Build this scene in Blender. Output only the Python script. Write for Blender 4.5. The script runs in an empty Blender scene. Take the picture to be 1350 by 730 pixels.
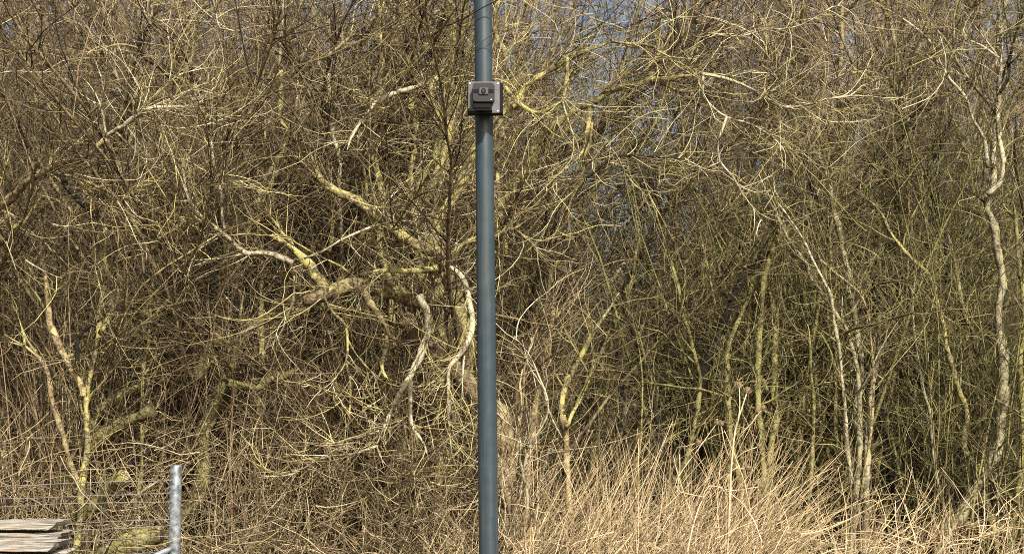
import bpy, math, numpy as np
from mathutils import Vector
R = math.radians
rng = np.random.default_rng(11)
scene = bpy.context.scene
COL = scene.collection

# ------------------------------------------------------------------ camera, light, exposure
F = 1855.0                      # focal length in photograph pixels
PITCH = R(4.5)
CZ = 1.6
cam_d = bpy.data.cameras.new('camera'); cam = bpy.data.objects.new('camera', cam_d); COL.objects.link(cam)
cam.location = (0, 0, CZ); cam.rotation_euler = (R(90) + PITCH, 0, 0)
cam_d.sensor_width = 36; cam_d.lens = 36 * F / 1350; cam_d.clip_end = 3000; cam_d.clip_start = 0.05
scene.camera = cam

EL, AZ = R(41), R(20)
sunv = Vector((math.sin(AZ) * math.cos(EL), -math.cos(AZ) * math.cos(EL), math.sin(EL)))
w = bpy.data.worlds.new('World'); scene.world = w; w.use_nodes = True
nt = w.node_tree; bg = nt.nodes['Background']
sky = nt.nodes.new('ShaderNodeTexSky'); sky.sky_type = 'NISHITA'; sky.sun_disc = False
sky.sun_elevation = EL; sky.sun_rotation = math.atan2(sunv.x, sunv.y); sky.air_density = 1.0; sky.dust_density = 6.0; sky.ozone_density = 0.25
nt.links.new(sky.outputs[0], bg.inputs[0]); bg.inputs[1].default_value = 0.07
sd = bpy.data.lights.new('sun', 'SUN'); sd.energy = 5.0; sd.angle = R(0.5); sd.color = (1, .94, .84)
so = bpy.data.objects.new('sun', sd); COL.objects.link(so); so.rotation_euler = sunv.to_track_quat('Z', 'Y').to_euler()
vs = scene.view_settings; vs.view_transform = 'Standard'; vs.look = 'None'; vs.gamma = 1; vs.use_curve_mapping = False
vs.exposure = 1.08
scene.cycles.max_bounces = 3; scene.cycles.diffuse_bounces = 1; scene.cycles.glossy_bounces = 2
scene.cycles.use_denoising = False
scene.cycles.filter_width = 1.0

# ------------------------------------------------------------------ materials
def new_mat(name):
    m = bpy.data.materials.new(name); m.use_nodes = True
    return m, m.node_tree.nodes, m.node_tree.links, m.node_tree.nodes['Principled BSDF']

def ramp(n, stops, interp='LINEAR'):
    r = n.new('ShaderNodeValToRGB'); e = r.color_ramp.elements; r.color_ramp.interpolation = interp
    while len(e) < len(stops): e.new(0.5)
    for el, (p, c) in zip(e, stops): el.position = p; el.color = (*c, 1)
    return r

def strand_mat(name, cols, rough=.75):
    """twigs, stalks: every strand takes its own tone"""
    m, n, l, b = new_mat(name)
    g = n.new('ShaderNodeNewGeometry'); k = len(cols)
    r = ramp(n, [((i + .5) / k, c) for i, c in enumerate(cols)])
    l.new(g.outputs['Random Per Island'], r.inputs[0])
    t = n.new('ShaderNodeTexCoord'); no = n.new('ShaderNodeTexNoise'); no.inputs['Scale'].default_value = 9
    l.new(t.outputs['Object'], no.inputs['Vector'])
    mr = n.new('ShaderNodeMapRange'); mr.inputs[1].default_value = .3; mr.inputs[2].default_value = .7
    mr.inputs[3].default_value = .6; mr.inputs[4].default_value = 1.25; l.new(no.outputs[0], mr.inputs[0])
    mx = n.new('ShaderNodeMix'); mx.data_type = 'RGBA'; mx.blend_type = 'MULTIPLY'; mx.inputs[0].default_value = 1
    l.new(r.outputs[0], mx.inputs[6]); l.new(mr.outputs[0], mx.inputs[7]); l.new(mx.outputs[2], b.inputs['Base Color'])
    b.inputs['Roughness'].default_value = rough; b.inputs['Specular IOR Level'].default_value = .3
    return m

def bark_mat(name, base, dark, lichen, amount, lichen2=None):
    """bark: grain, dark cracks and crusts of lichen"""
    m, n, l, b = new_mat(name)
    t = n.new('ShaderNodeTexCoord')
    def noise(s, d=4, rgh=.6):
        q = n.new('ShaderNodeTexNoise'); q.inputs['Scale'].default_value = s; q.inputs['Detail'].default_value = d
        q.inputs['Roughness'].default_value = rgh; l.new(t.outputs['Object'], q.inputs['Vector']); return q
    a = noise(46, 5, .7); c = noise(13, 6, .7); d = noise(90, 2); g = noise(2.3, 2)
    r1 = ramp(n, [(.42, dark), (.56, base)]); l.new(a.outputs[0], r1.inputs[0])
    th = .66 - amount * .4
    ms = n.new('ShaderNodeMath'); ms.operation = 'MULTIPLY_ADD'; ms.inputs[1].default_value = .45; l.new(g.outputs[0], ms.inputs[0])
    mm = n.new('ShaderNodeMath'); mm.operation = 'MULTIPLY'; mm.inputs[1].default_value = .55; l.new(c.outputs[0], mm.inputs[0])
    l.new(mm.outputs[0], ms.inputs[2])
    r2 = ramp(n, [(th - .02, (0, 0, 0)), (th + .05, (1, 1, 1))]); l.new(ms.outputs[0], r2.inputs[0])
    r3 = ramp(n, [(.35, lichen), (.65, lichen2 or lichen)]); l.new(d.outputs[0], r3.inputs[0])
    mx = n.new('ShaderNodeMix'); mx.data_type = 'RGBA'
    l.new(r2.outputs[0], mx.inputs[0]); l.new(r1.outputs[0], mx.inputs[6]); l.new(r3.outputs[0], mx.inputs[7])
    l.new(mx.outputs[2], b.inputs['Base Color'])
    b.inputs['Roughness'].default_value = .85; b.inputs['Specular IOR Level'].default_value = .2
    bp = n.new('ShaderNodeBump'); bp.inputs['Strength'].default_value = .8; bp.inputs['Distance'].default_value = .012
    l.new(a.outputs[0], bp.inputs['Height']); l.new(bp.outputs[0], b.inputs['Normal'])
    return m

M = {}
M['willow'] = bark_mat('willow_bark', (.17, .13, .07), (.035, .026, .015), (.33, .29, .11), .38, (.19, .18, .075))
M['yellow'] = bark_mat('yellow_lichen_bark', (.165, .14, .07), (.035, .03, .014), (.38, .325, .10), .40, (.24, .225, .10))
M['moss'] = bark_mat('mossy_bark', (.12, .10, .042), (.028, .024, .012), (.24, .22, .08), .42, (.11, .10, .04))
M['pale'] = bark_mat('pale_bark', (.19, .16, .10), (.04, .032, .02), (.32, .285, .16), .45, (.38, .355, .27))
M['grey'] = bark_mat('grey_bark', (.13, .108, .065), (.03, .025, .015), (.21, .19, .10), .45, (.27, .25, .165))
M['olive'] = bark_mat('olive_bark', (.125, .11, .042), (.028, .024, .011), (.23, .21, .078), .45, (.145, .135, .05))
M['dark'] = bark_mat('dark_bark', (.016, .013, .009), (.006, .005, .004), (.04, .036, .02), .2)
M['brown'] = bark_mat('brown_bark', (.15, .105, .06), (.035, .025, .014), (.23, .19, .10), .4)
M['tan'] = bark_mat('tan_bark', (.21, .155, .085), (.055, .04, .022), (.31, .26, .13), .42)
M['t_shaded_brown'] = strand_mat('shaded_brown_twigs', [(.014, .010, .005), (.07, .05, .023), (.13, .098, .045), (.022, .015, .008), (.22, .175, .08)])  # brown twigs darkened for back shrubs, depth shade put into the colour
M['t_shaded_olive'] = strand_mat('shaded_olive_twigs', [(.012, .011, .004), (.075, .068, .020), (.02, .018, .007), (.20, .185, .06), (.065, .053, .02)])  # darker copy of the olive twigs, thicket shade painted into its tones
M['t_brown'] = strand_mat('brown_twigs', [(.03, .021, .011), (.19, .14, .075), (.33, .255, .145), (.055, .038, .02), (.46, .385, .25), (.12, .08, .045)])
M['t_olive'] = strand_mat('olive_twigs', [(.025, .021, .009), (.19, .165, .06), (.055, .045, .02), (.37, .33, .15), (.15, .11, .055)])
M['t_yellow'] = strand_mat('lichened_twigs', [(.15, .11, .055), (.49, .43, .17), (.04, .03, .015), (.58, .52, .34), (.26, .22, .09), (.13, .09, .05)])
M['t_pale'] = strand_mat('pale_twigs', [(.45, .41, .28), (.28, .22, .13), (.56, .52, .38), (.20, .15, .09), (.40, .36, .18)])
M['t_red'] = strand_mat('reddish_twigs', [(.10, .066, .04), (.37, .28, .18), (.22, .15, .095), (.52, .43, .29), (.05, .035, .022), (.31, .225, .14)])
M['t_shoot'] = strand_mat('dead_shoots', [(.27, .205, .11), (.07, .048, .025), (.44, .36, .21), (.11, .075, .04), (.03, .02, .011), (.26, .175, .10)])
M['straw'] = strand_mat('dry_grass', [(.50, .38, .205), (.21, .145, .078), (.62, .50, .31), (.11, .076, .042), (.53, .41, .235), (.30, .215, .12)], .6)
M['bramble'] = strand_mat('bramble_stems', [(.23, .175, .09), (.07, .047, .025), (.36, .29, .16), (.028, .02, .01), (.17, .14, .065), (.40, .32, .19)])

# ------------------------------------------------------------------ geometry helpers
class Geo:
    def __init__(s): s.v = []; s.q = []; s.n = 0; s.ng = []
    def tubes(s, P, rad, sides=3, cap=False, rough=0.):
        P = np.asarray(P, float); rad = np.asarray(rad, float)
        if P.ndim == 2: P = P[None]; rad = rad[None]
        Mn, N, _ = P.shape
        if Mn == 0: return s
        T = np.gradient(P, axis=1); T /= np.linalg.norm(T, axis=2, keepdims=True) + 1e-9
        avg = P[:, -1] - P[:, 0]
        ref = np.where((np.abs(avg[:, 2]) > .7 * np.linalg.norm(avg, axis=1))[:, None], np.array([[1., .3, 0]]), np.array([[0., .3, 1.]]))
        A = np.cross(T, ref[:, None, :]); A /= np.linalg.norm(A, axis=2, keepdims=True) + 1e-9
        B = np.cross(T, A)
        ph = rng.uniform(0, 6.28, (Mn, 1, 1)) + np.arange(sides)[None, None, :] * 2 * math.pi / sides
        rad3 = rad[:, :, None, None] * (1 + rough * rng.normal(size=(Mn, N, sides, 1)))
        V = P[:, :, None, :] + rad3 * (np.cos(ph)[..., None] * A[:, :, None, :] + np.sin(ph)[..., None] * B[:, :, None, :])
        idx = np.arange(Mn * N * sides).reshape(Mn, N, sides) + s.n
        a = idx[:, :-1]; b = idx[:, 1:]
        q = np.stack([a, np.roll(a, -1, 2), np.roll(b, -1, 2), b], -1).reshape(-1, 4)
        s.v.append(V.reshape(-1, 3)); s.q.append(q); s.n += Mn * N * sides
        if cap:
            for k in range(Mn): s.ng.append(idx[k, 0, ::-1].tolist()); s.ng.append(idx[k, -1].tolist())
        return s
    def ribbons(s, P, wid):
        Mn, N, _ = P.shape
        T = P[:, -1] - P[:, 0]; side = np.cross(T, rng.normal(size=T.shape)); side /= np.linalg.norm(side, axis=1, keepdims=True) + 1e-9
        o = side[:, None, :] * wid[:, :, None]
        V = np.stack([P - o, P + o], 2)
        idx = np.arange(Mn * N * 2).reshape(Mn, N, 2) + s.n
        q = np.stack([idx[:, :-1, 0], idx[:, :-1, 1], idx[:, 1:, 1], idx[:, 1:, 0]], -1).reshape(-1, 4)
        s.v.append(V.reshape(-1, 3)); s.q.append(q); s.n += Mn * N * 2
        return s
    def mesh(s, name, mat, smooth=True):
        me = bpy.data.meshes.new(name)
        V = np.concatenate(s.v); Q = np.concatenate(s.q)
        nl = len(Q) * 4; extra = [i for g in s.ng for i in g]
        me.vertices.add(len(V)); me.vertices.foreach_set('co', V.astype(np.float32).ravel())
        me.loops.add(nl + len(extra)); me.polygons.add(len(Q) + len(s.ng))
        me.loops.foreach_set('vertex_index', np.concatenate([Q.ravel(), np.array(extra, int)]).astype(np.int32))
        st = list(range(0, nl, 4)) if False else np.arange(0, nl, 4)
        tot = np.full(len(Q), 4)
        if s.ng:
            gl = np.array([len(g) for g in s.ng]); gs = nl + np.concatenate([[0], np.cumsum(gl)[:-1]])
            st = np.concatenate([st, gs]); tot = np.concatenate([tot, gl])
        me.polygons.foreach_set('loop_start', st.astype(np.int32))
        sm = np.full(len(tot), smooth); sm[len(Q):] = False
        me.polygons.foreach_set('use_smooth', sm)
        me.materials.append(mat); me.update(calc_edges=True)
        return me
    def build(s, name, mat, parent=None, smooth=True):
        return link(name, s.mesh(name, mat, smooth), parent)

def link(name, me, parent=None):
    o = bpy.data.objects.new(name, me); COL.objects.link(o)
    if parent is not None: 
        o.parent = parent; o.matrix_parent_inverse = parent.matrix_basis.inverted() if parent.get('_abs') else o.matrix_parent_inverse
    return o

def tag(o, label=None, cat=None, group=None, kind=None):
    if label: o['label'] = label
    if cat: o['category'] = cat
    if group: o['group'] = group
    if kind: o['kind'] = kind
    return o

def empty(name, loc=(0, 0, 0)):
    o = bpy.data.objects.new(name, None); COL.objects.link(o); o.location = loc; o.empty_display_size = .2
    return o

def unp(u, v, Y):
    """photo pixel -> world point at distance Y"""
    x = (u - 675) / F; z = (365 - v) / F
    c, s = math.cos(PITCH), math.sin(PITCH)
    dy = c - z * s; dz = s + z * c
    k = Y / dy
    return np.array([x * k, Y, CZ + dz * k])

TX = {'1': 0, '2': 340, '3': 680, '4': 1010}; TY = {'A': 0, 'B': 184, 'C': 364, 'D': 546}
def parse(sx):
    out = []; ox = oy = 0
    for tok in sx.split():
        if tok[0] in 'ABCD': ox = TX[tok[1]]; oy = TY[tok[0]]
        else:
            a, b = tok.split(','); out.append((ox + float(a) / 3.968, oy + float(b) / 3.968))
    return np.array(out)

def catmull(P, step):
    P = np.asarray(P); n = len(P)
    if n == 2: Q = np.vstack([2 * P[0] - P[1], P, 2 * P[1] - P[0]])
    else: Q = np.vstack([2 * P[0] - P[1], P, 2 * P[-1] - P[-2]])
    out = []; ts = []
    for i in range(n - 1):
        p0, p1, p2, p3 = Q[i:i + 4]; k = max(2, int(np.linalg.norm((p2 - p1)[:3]) / step) + 1)
        t = np.linspace(0, 1, k, endpoint=False)[:, None]
        out.append(.5 * ((2 * p1) + (-p0 + p2) * t + (2 * p0 - 5 * p1 + 4 * p2 - p3) * t ** 2 + (-p0 + 3 * p1 - 3 * p2 + p3) * t ** 3))
    out.append(Q[-2][None]); return np.vstack(out)

def limb_curve(tr, w0, w1, Y0, Y1, root=False):
    """centre line and radii of a limb; w in photo pixels"""
    uv = parse(tr); n = len(uv)
    L = np.concatenate([[0], np.cumsum(np.linalg.norm(np.diff(uv, axis=0), axis=1))]); t = L / L[-1]
    Ys = Y0 + (Y1 - Y0) * t + np.sin(t * rng.uniform(2, 5) + rng.uniform(0, 6)) * .08 * min(1, L[-1] / 150)
    ws = w0 + (w1 - w0) * t
    P = np.array([[*unp(u, v, y), wd * y / F / 2] for (u, v), y, wd in zip(uv, Ys, ws)])
    if root and P[0, 2] > 0:
        a = P[0].copy(); dz = a[2]; b = a.copy(); b[2] = -.05; d = (P[0] - P[1])[:2]; nn = np.linalg.norm(d) + 1e-6
        b[:2] += d / nn * min(dz * .25, .3); b[3] *= 1.15
        mid = []
        if dz > 1.:
            for f_ in (.33, .66):
                q_ = b + (a - b) * f_; q_[:2] += rng.normal(0, .07, 2); mid.append(q_)
        P = np.vstack([b] + mid + [P])
    C = catmull(P, .05 if w0 > 5 else .08)
    k = len(C); r = np.maximum(C[:, 3], .0012)
    # knots and wander
    s = np.arange(k)
    am = np.minimum(r * .5, .010)
    for ax in range(3):
        no = np.convolve(rng.normal(size=k + 6), np.ones(5) / 5, 'valid')[:k]
        if len(no) < k: no = np.pad(no, (0, k - len(no)))
        C[:, ax] += no * am * 1.1
    lump = 1 + .10 * np.sin(s * .23 + rng.uniform(0, 6)) + .16 * np.sin(s * rng.uniform(.5, .9) + rng.uniform(0, 6)) * rng.uniform(.3, 1, k) + .10 * rng.normal(size=k) * (w0 > 5)
    return C[:, :3], np.maximum(r * lump, .001)

def nrm(a): return a / (np.linalg.norm(a, axis=-1, keepdims=True) + 1e-9)

def walk(P0, D0, L, N, wob=.15, bend=.12, up=0.):
    m = len(P0); P = np.empty((m, N, 3)); P[:, 0] = P0; d = nrm(np.asarray(D0, float)); bd = rng.normal(size=(m, 3)) * bend
    st = (np.asarray(L) / (N - 1))[:, None]
    for i in range(1, N):
        d = nrm(d + bd + rng.normal(size=(m, 3)) * wob + np.array([0, 0, up]))
        P[:, i] = P[:, i - 1] + d * st
    return P

def taper(r0, N, end=.3, p=1.):
    t = np.linspace(0, 1, N) ** p
    return np.asarray(r0)[:, None] * (1 + (end - 1) * t)[None]

def sprout(P, rad, n, tr=(.15, 1.), ang=(.4, 1.2), L=(.3, 1.), N=6, rr=(.002, .004), frac=.7, wob=.15, bend=.12, up=.02, end=.35):
    """n twigs growing out of the given curves"""
    P = np.asarray(P); 
    if P.ndim == 2: P = P[None]; rad = rad[None]
    m, K, _ = P.shape
    ln = np.linalg.norm(np.diff(P, axis=1), axis=2).sum(1); i = rng.choice(m, n, p=ln / ln.sum())
    t = rng.uniform(*tr, n) * (K - 1.001); j = t.astype(int); f = (t - j)[:, None]
    A = P[i, j]; B = P[i, j + 1]; base = A + (B - A) * f; T = nrm(B - A)
    pr = nrm(np.cross(T, rng.normal(size=(n, 3)))); a = rng.uniform(*ang, n)[:, None]
    D = np.cos(a) * T + np.sin(a) * pr
    r0 = np.minimum(rng.uniform(*rr, n), rad[i, j] * frac)
    Ls = rng.uniform(*L, n) * rng.uniform(.5, 1, n)
    Q = walk(base, D, Ls, N, wob, bend, up)
    return Q, taper(r0, N, end)

def twig_mass(curves, dens, L, rr, sub, up, subL=(.1, .45), bough=1., oy=0.):
    """side branches off the stout limbs, twigs off both, twiglets off those"""
    g = Geo(); gb = Geo(); nb = 0
    for (P, r), k in curves:
        ln = np.linalg.norm(np.diff(P, axis=0), axis=1).sum(); parents = [(P, r, ln * dens * k)]
        m = int(ln * 1.9 * min(k, 1.5) * bough)
        if r[0] > .010 and m > 0:
            B, b = sprout(P, r, m, L=(.35, 1.7), rr=(.005, .013), N=12, up=up, wob=.13, bend=.07, frac=.55, end=.3, ang=(.4, 1.2))
            kp = B[..., 1].min(1) + oy > 9.2; B, b, m = B[kp], b[kp], int(kp.sum())
            if m: gb.tubes(B, b, 6)
            nb += m; gb.raw = getattr(gb, 'raw', []) + [(B[i], b[i]) for i in range(m)]
            if m: parents.append((B, b, m * 7 * dens / 13))
        for A, a, n in parents:
            n = int(n)
            if n < 1: continue
            Q, q = sprout(A, a, n, L=L, rr=rr, N=9, up=up, wob=.14, bend=.11, frac=.8, end=.4)
            kp = Q[..., 1].min(1) + oy > 8.95; Q, q, n = Q[kp], q[kp], int(kp.sum())
            if n < 1: continue
            g.tubes(Q, q, 4); g.cnt = getattr(g, 'cnt', 0) + n
            if sub > 0 and n > 1:
                S, sq = sprout(Q, q, int(n * sub), L=subL, rr=(.0016, .0034), N=5, wob=.2, up=up, frac=.8)
                g.tubes(S, sq, 3)
    return g, (gb if nb else None)

def tree(name, label, cat, limbs, twig='t_olive', dens=14, L=(.25, 1.1), rr=(.0024, .0046), sub=2.2, up=.03, group=None, part_label=None, bmat=None, dy=0.):
    """limbs: (part, trace, w0, w1, Y0, Y1, material, root, twig factor)"""
    limbs = [(*q_[:4], q_[4] + dy, q_[5] + dy, *q_[6:]) for q_ in limbs]
    first = limb_curve(limbs[0][1], limbs[0][2], limbs[0][3], limbs[0][4], limbs[0][5], False)
    b = first[0][0]
    root = empty(name, (float(b[0]), float(b[1]), 0)); tag(root, label, cat, group)
    off = np.array([b[0], b[1], 0.]); cs = []
    for row in limbs:
        part, tr, w0, w1, Y0, Y1, mt = row[:7]; rt = row[7] if len(row) > 7 else False; k = row[8] if len(row) > 8 else 1.
        P, r = limb_curve(tr, w0, w1, Y0, Y1, rt)
        r2 = r.copy()
        if w1 < 12 and part != 'trunk' and w1 < w0 * 1.01: k_ = min(8, len(r2)); r2[-k_:] *= np.linspace(1, .25, k_)
        elif w1 < 5: r2[-1] *= .3
        Geo().tubes(P - off, r2, 12 if w0 > 5 else 6, cap=True, rough=.085 if w0 > 5 else .05).build(part, M[mt], root)
        cs.append(((P - off, r), k))
    if dens > 0:
        g, gb = twig_mass(cs, dens * 1.25, L, rr, sub, up, oy=off[1])
        if g.n and g.cnt > 7: g.build('twigs', M[twig], root)
        if gb and len(gb.raw) <= 10:
            for B, b in gb.raw: Geo().tubes(B, b, 6).build('side_branch', M[{'t_shaded_olive': 'dark', 't_yellow': 'yellow', 't_olive': 'olive', 't_pale': 'pale', 't_brown': 'brown', 't_shoot': 'brown'}[twig]], root)
        elif gb: gb.build('side_branches', M[bmat or {'t_shaded_olive': 'dark', 't_yellow': 'yellow', 't_olive': 'olive', 't_pale': 'pale', 't_brown': 'brown', 't_shoot': 'brown'}[twig]], root)
    return root

# ------------------------------------------------------------------ setting
def ground():
    n = 60; xs = np.concatenate([[-1500, -400, -120, -50], np.linspace(-25, 25, n), [50, 120, 400, 1500]])
    ys = np.concatenate([[-1500, -300, -60, -20], np.linspace(-6, 44, n), [70, 140, 400, 2500]])
    X, Y = np.meshgrid(xs, ys); Z = .05 * np.sin(X * 1.3 + 1) * np.sin(Y * .9) * (np.abs(X) < 25) * (Y > 9) * (Y < 44)
    V = np.stack([X, Y, Z], -1).reshape(-1, 3); k = len(xs)
    i = (np.arange(len(ys) - 1)[:, None] * k + np.arange(k - 1)[None]).ravel()
    g = Geo(); g.v = [V]; g.q = [np.stack([i, i + 1, i + k + 1, i + k], -1)]; g.n = len(V)
    m, nn, l, b = new_mat('leaf_litter')
    t = nn.new('ShaderNodeTexCoord'); a = nn.new('ShaderNodeTexNoise'); a.inputs['Scale'].default_value = 6; a.inputs['Detail'].default_value = 8
    l.new(t.outputs['Object'], a.inputs['Vector'])
    r = ramp(nn, [(.35, (.04, .028, .016)), (.55, (.11, .08, .045)), (.7, (.10, .10, .04))]); l.new(a.outputs[0], r.inputs[0])
    l.new(r.outputs[0], b.inputs['Base Color']); b.inputs['Roughness'].default_value = .95
    bp = nn.new('ShaderNodeBump'); bp.inputs['Distance'].default_value = .05; l.new(a.outputs[0], bp.inputs['Height']); l.new(bp.outputs[0], b.inputs['Normal'])
    tag(g.build('ground', m), kind='structure')
ground()

# ------------------------------------------------------------------ far wood: one mass of bare trees
def far_wood():
    n = 0; base = []
    for k in range(1500):
        x = rng.uniform(-11, 11); y = rng.uniform(17.5, 25)
        u = 675 + F * x / y
        if 690 < u < 890 and rng.random() < .96: continue
        
        base.append((x, y, 0)); n += 1
        if n >= 165: break
    B = np.array(base); m = len(B)
    D = np.stack([rng.normal(0, .13, m), rng.normal(0, .12, m), np.ones(m)], -1)
    T = walk(B, D, rng.uniform(7.5, 11.5, m), 16, .07, .02, .05); tr = taper(rng.uniform(.03, .085, m), 16, .25)
    g = Geo(); g.tubes(T, tr, 7); g.build_mat = None
    tr_o = g
    br, bq = sprout(T, tr, m * 26, tr=(.1, 1), ang=(.4, 1.1), L=(1., 2.8), N=9, rr=(.008, .018), wob=.13, bend=.07, up=.05)
    tr_o.tubes(br, bq, 4)
    tg = Geo()
    tw, tq = sprout(br, bq, 68000, L=(.4, 1.2), N=6, rr=(.0045, .0078), up=.03, ang=(.4, 1.3))
    tg.tubes(tw, tq, 3)
    sb, sq = sprout(tw, tq, 110000, L=(.15, .6), N=4, rr=(.0035, .006), ang=(.4, 1.3), wob=.2)
    tg.tubes(sb, sq, 3)
    root = empty('distant_wood', (0, 21, 0))
    tag(root, 'far mass of fine brown bare twigs filling the view behind the nearer trees', 'woodland', kind='stuff')
    a = tr_o.build('branches', M['brown'], root); b = tg.build('twigs', M['t_red'], root)
    for o in (a, b): o.location = (0, -21, 0); o['kind'] = 'stuff'
far_wood()

# ------------------------------------------------------------------ bare shrubs of the thicket (copies of a few built ones)
def shrub_proto(kind):
    g = Geo(); tg = Geo()
    if kind == 'willow':
        m = 10; B = np.stack([rng.normal(0, .22, m), rng.normal(0, .22, m), np.full(m, -.05)], -1)
        D = np.stack([rng.normal(0, .26, m), rng.normal(0, .2, m), np.ones(m)], -1)
        T = walk(B, D, rng.uniform(3.6, 6.2, m), 18, .07, .025, .03); r = taper(rng.uniform(.012, .036, m), 18, .2)
        nt_, L1 = 380, (.4, 1.4)
    elif kind == 'coppice':
        m = 15; B = np.stack([rng.normal(0, .3, m), rng.normal(0, .25, m), np.full(m, -.05)], -1)
        D = np.stack([rng.normal(0, .2, m), rng.normal(0, .15, m), np.ones(m)], -1)
        T = walk(B, D, rng.uniform(3.0, 5.4, m), 16, .045, .015, .02); r = taper(rng.uniform(.012, .030, m), 16, .25)
        nt_, L1 = 190, (.3, 1.1)
    elif kind == 'thin':
        m = 26; B = np.stack([rng.normal(0, .4, m), rng.normal(0, .3, m), np.full(m, -.05)], -1)
        D = np.stack([rng.normal(0, .2, m), rng.normal(0, .2, m), np.ones(m)], -1)
        T = walk(B, D, rng.uniform(2.2, 4.4, m), 14, .07, .03, .03); r = taper(rng.uniform(.004, .010, m), 14, .3)
        nt_, L1 = 420, (.3, 1.1)
    else:
        m = 7; B = np.stack([rng.normal(0, .15, m), rng.normal(0, .15, m), np.full(m, -.05)], -1)
        D = np.stack([rng.normal(0, .4, m), rng.normal(0, .3, m), np.ones(m)], -1)
        T = walk(B, D, rng.uniform(3.5, 6, m), 18, .10, .04, .03); r = taper(rng.uniform(.012, .035, m), 18, .2)
        nt_, L1 = 620, (.4, 1.6)
    g.tubes(T, r, 6)
    Q, q = sprout(T, r, nt_, L=L1, N=8, rr=(.0032, .0066), up=.04, tr=(.12, 1), ang=(.3, 1.1), wob=.12, bend=.1); tg.tubes(Q, q, 3)
    S, sq = sprout(Q, q, int(nt_ * 2.6), L=(.12, .6), N=4, rr=(.0022, .0044), ang=(.4, 1.2)); tg.tubes(S, sq, 3)
    return g, tg

protos = []
for kd, bm, tm in (('willow', 'olive', 't_shaded_olive'), ('willow', 'olive', 't_shaded_olive'), ('thin', 'brown', 't_shoot'), ('thin', 'olive', 't_shaded_olive'), ('tangle', 'brown', 't_shaded_brown'), ('tangle', 'olive', 't_shaded_brown'), ('willow', 'grey', 't_shaded_olive'), ('coppice', 'olive', 't_shaded_olive'), ('coppice', 'olive', 't_olive')):
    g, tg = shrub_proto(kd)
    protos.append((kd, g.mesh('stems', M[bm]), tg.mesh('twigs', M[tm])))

LBL = {'willow': 'bare many stemmed olive willow shrub among its like in the thicket behind the traced trunks',
       'thin': 'bare shrub of thin upright shoots in the thicket', 'tangle': 'bare shrub of crooked tangled branches in the thicket'}
LBL['coppice'] = 'bare clump of straight slim olive stems low in the right hand thicket'
LBL['willow'] = 'bare many stemmed olive willow shrub deep in the thicket'
def place_shrub(k, x, y, s, rz, lean=(0, 0)):
    kd, a, b = protos[k]
    root = empty({'coppice': 'coppiced_shrub', 'willow': 'willow_shrub', 'thin': 'thin_shrub', 'tangle': 'tangled_shrub'}[kd], (x, y, 0))
    root.rotation_euler = (lean[0], lean[1], rz); root.scale = (s, s, s * rng.uniform(.9, 1.1))
    tag(root, LBL[kd], 'shrub', {'coppice': 'coppiced olive shrubs', 'willow': 'olive willow shrubs', 'thin': 'shrubs of thin shoots', 'tangle': 'tangled shrubs'}[kd])
    link('stems', a, root); link('twigs', b, root)

def in_gap(x, y):
    u = 675 + F * x / y
    return 700 < u < 880
# right half: olive willow, rows back to 17 m
for y0, y1, n, ks in ((12.5, 13.4, 12, (7, 8, 7)), (13.3, 14.5, 11, (0, 7, 1, 3, 8)), (14.5, 17, 17, (0, 1, 5, 6, 3))):
    for i in range(n):
        y = rng.uniform(y0, y1); x = .7 + (i + rng.uniform(.1, .9)) / n * (.43 * y - .7)
        gap = in_gap(x, y)
        if 1235 < 675 + F * x / y < 1330 and y < 14.2: continue
        if gap and rng.random() < .8: continue
        kk = int(rng.choice(ks))
        if kk >= 7 and 675 + F * x / y > 1215: kk = 3
        if kk >= 7 and gap and rng.random() < .5: continue
        place_shrub(kk, x, y, rng.uniform(.62, .92) if kk >= 7 else rng.uniform(.55, .75) if gap else rng.uniform(.85, 1.15), rng.uniform(0, 6.28), (0, rng.normal(0, .05)))
# left half: thin brown shoots in front, tangles behind
for y0, y1, n, ks, s0, s1 in ((11.4, 12.6, 13, (2, 2, 3, 4), .6, .9), (12.4, 14, 15, (4, 5, 4), .85, 1.15), (13.8, 15.5, 14, (4, 5, 4), 1., 1.3), (15.2, 17.4, 14, (4, 5, 0), 1.1, 1.4)):
    for i in range(n):
        y = rng.uniform(y0, y1); x = -.43 * y + (i + rng.uniform(.1, .9)) / n * (.43 * y + .4)
        place_shrub(int(rng.choice(ks)), x, y, rng.uniform(s0, s1), rng.uniform(0, 6.28))

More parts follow.
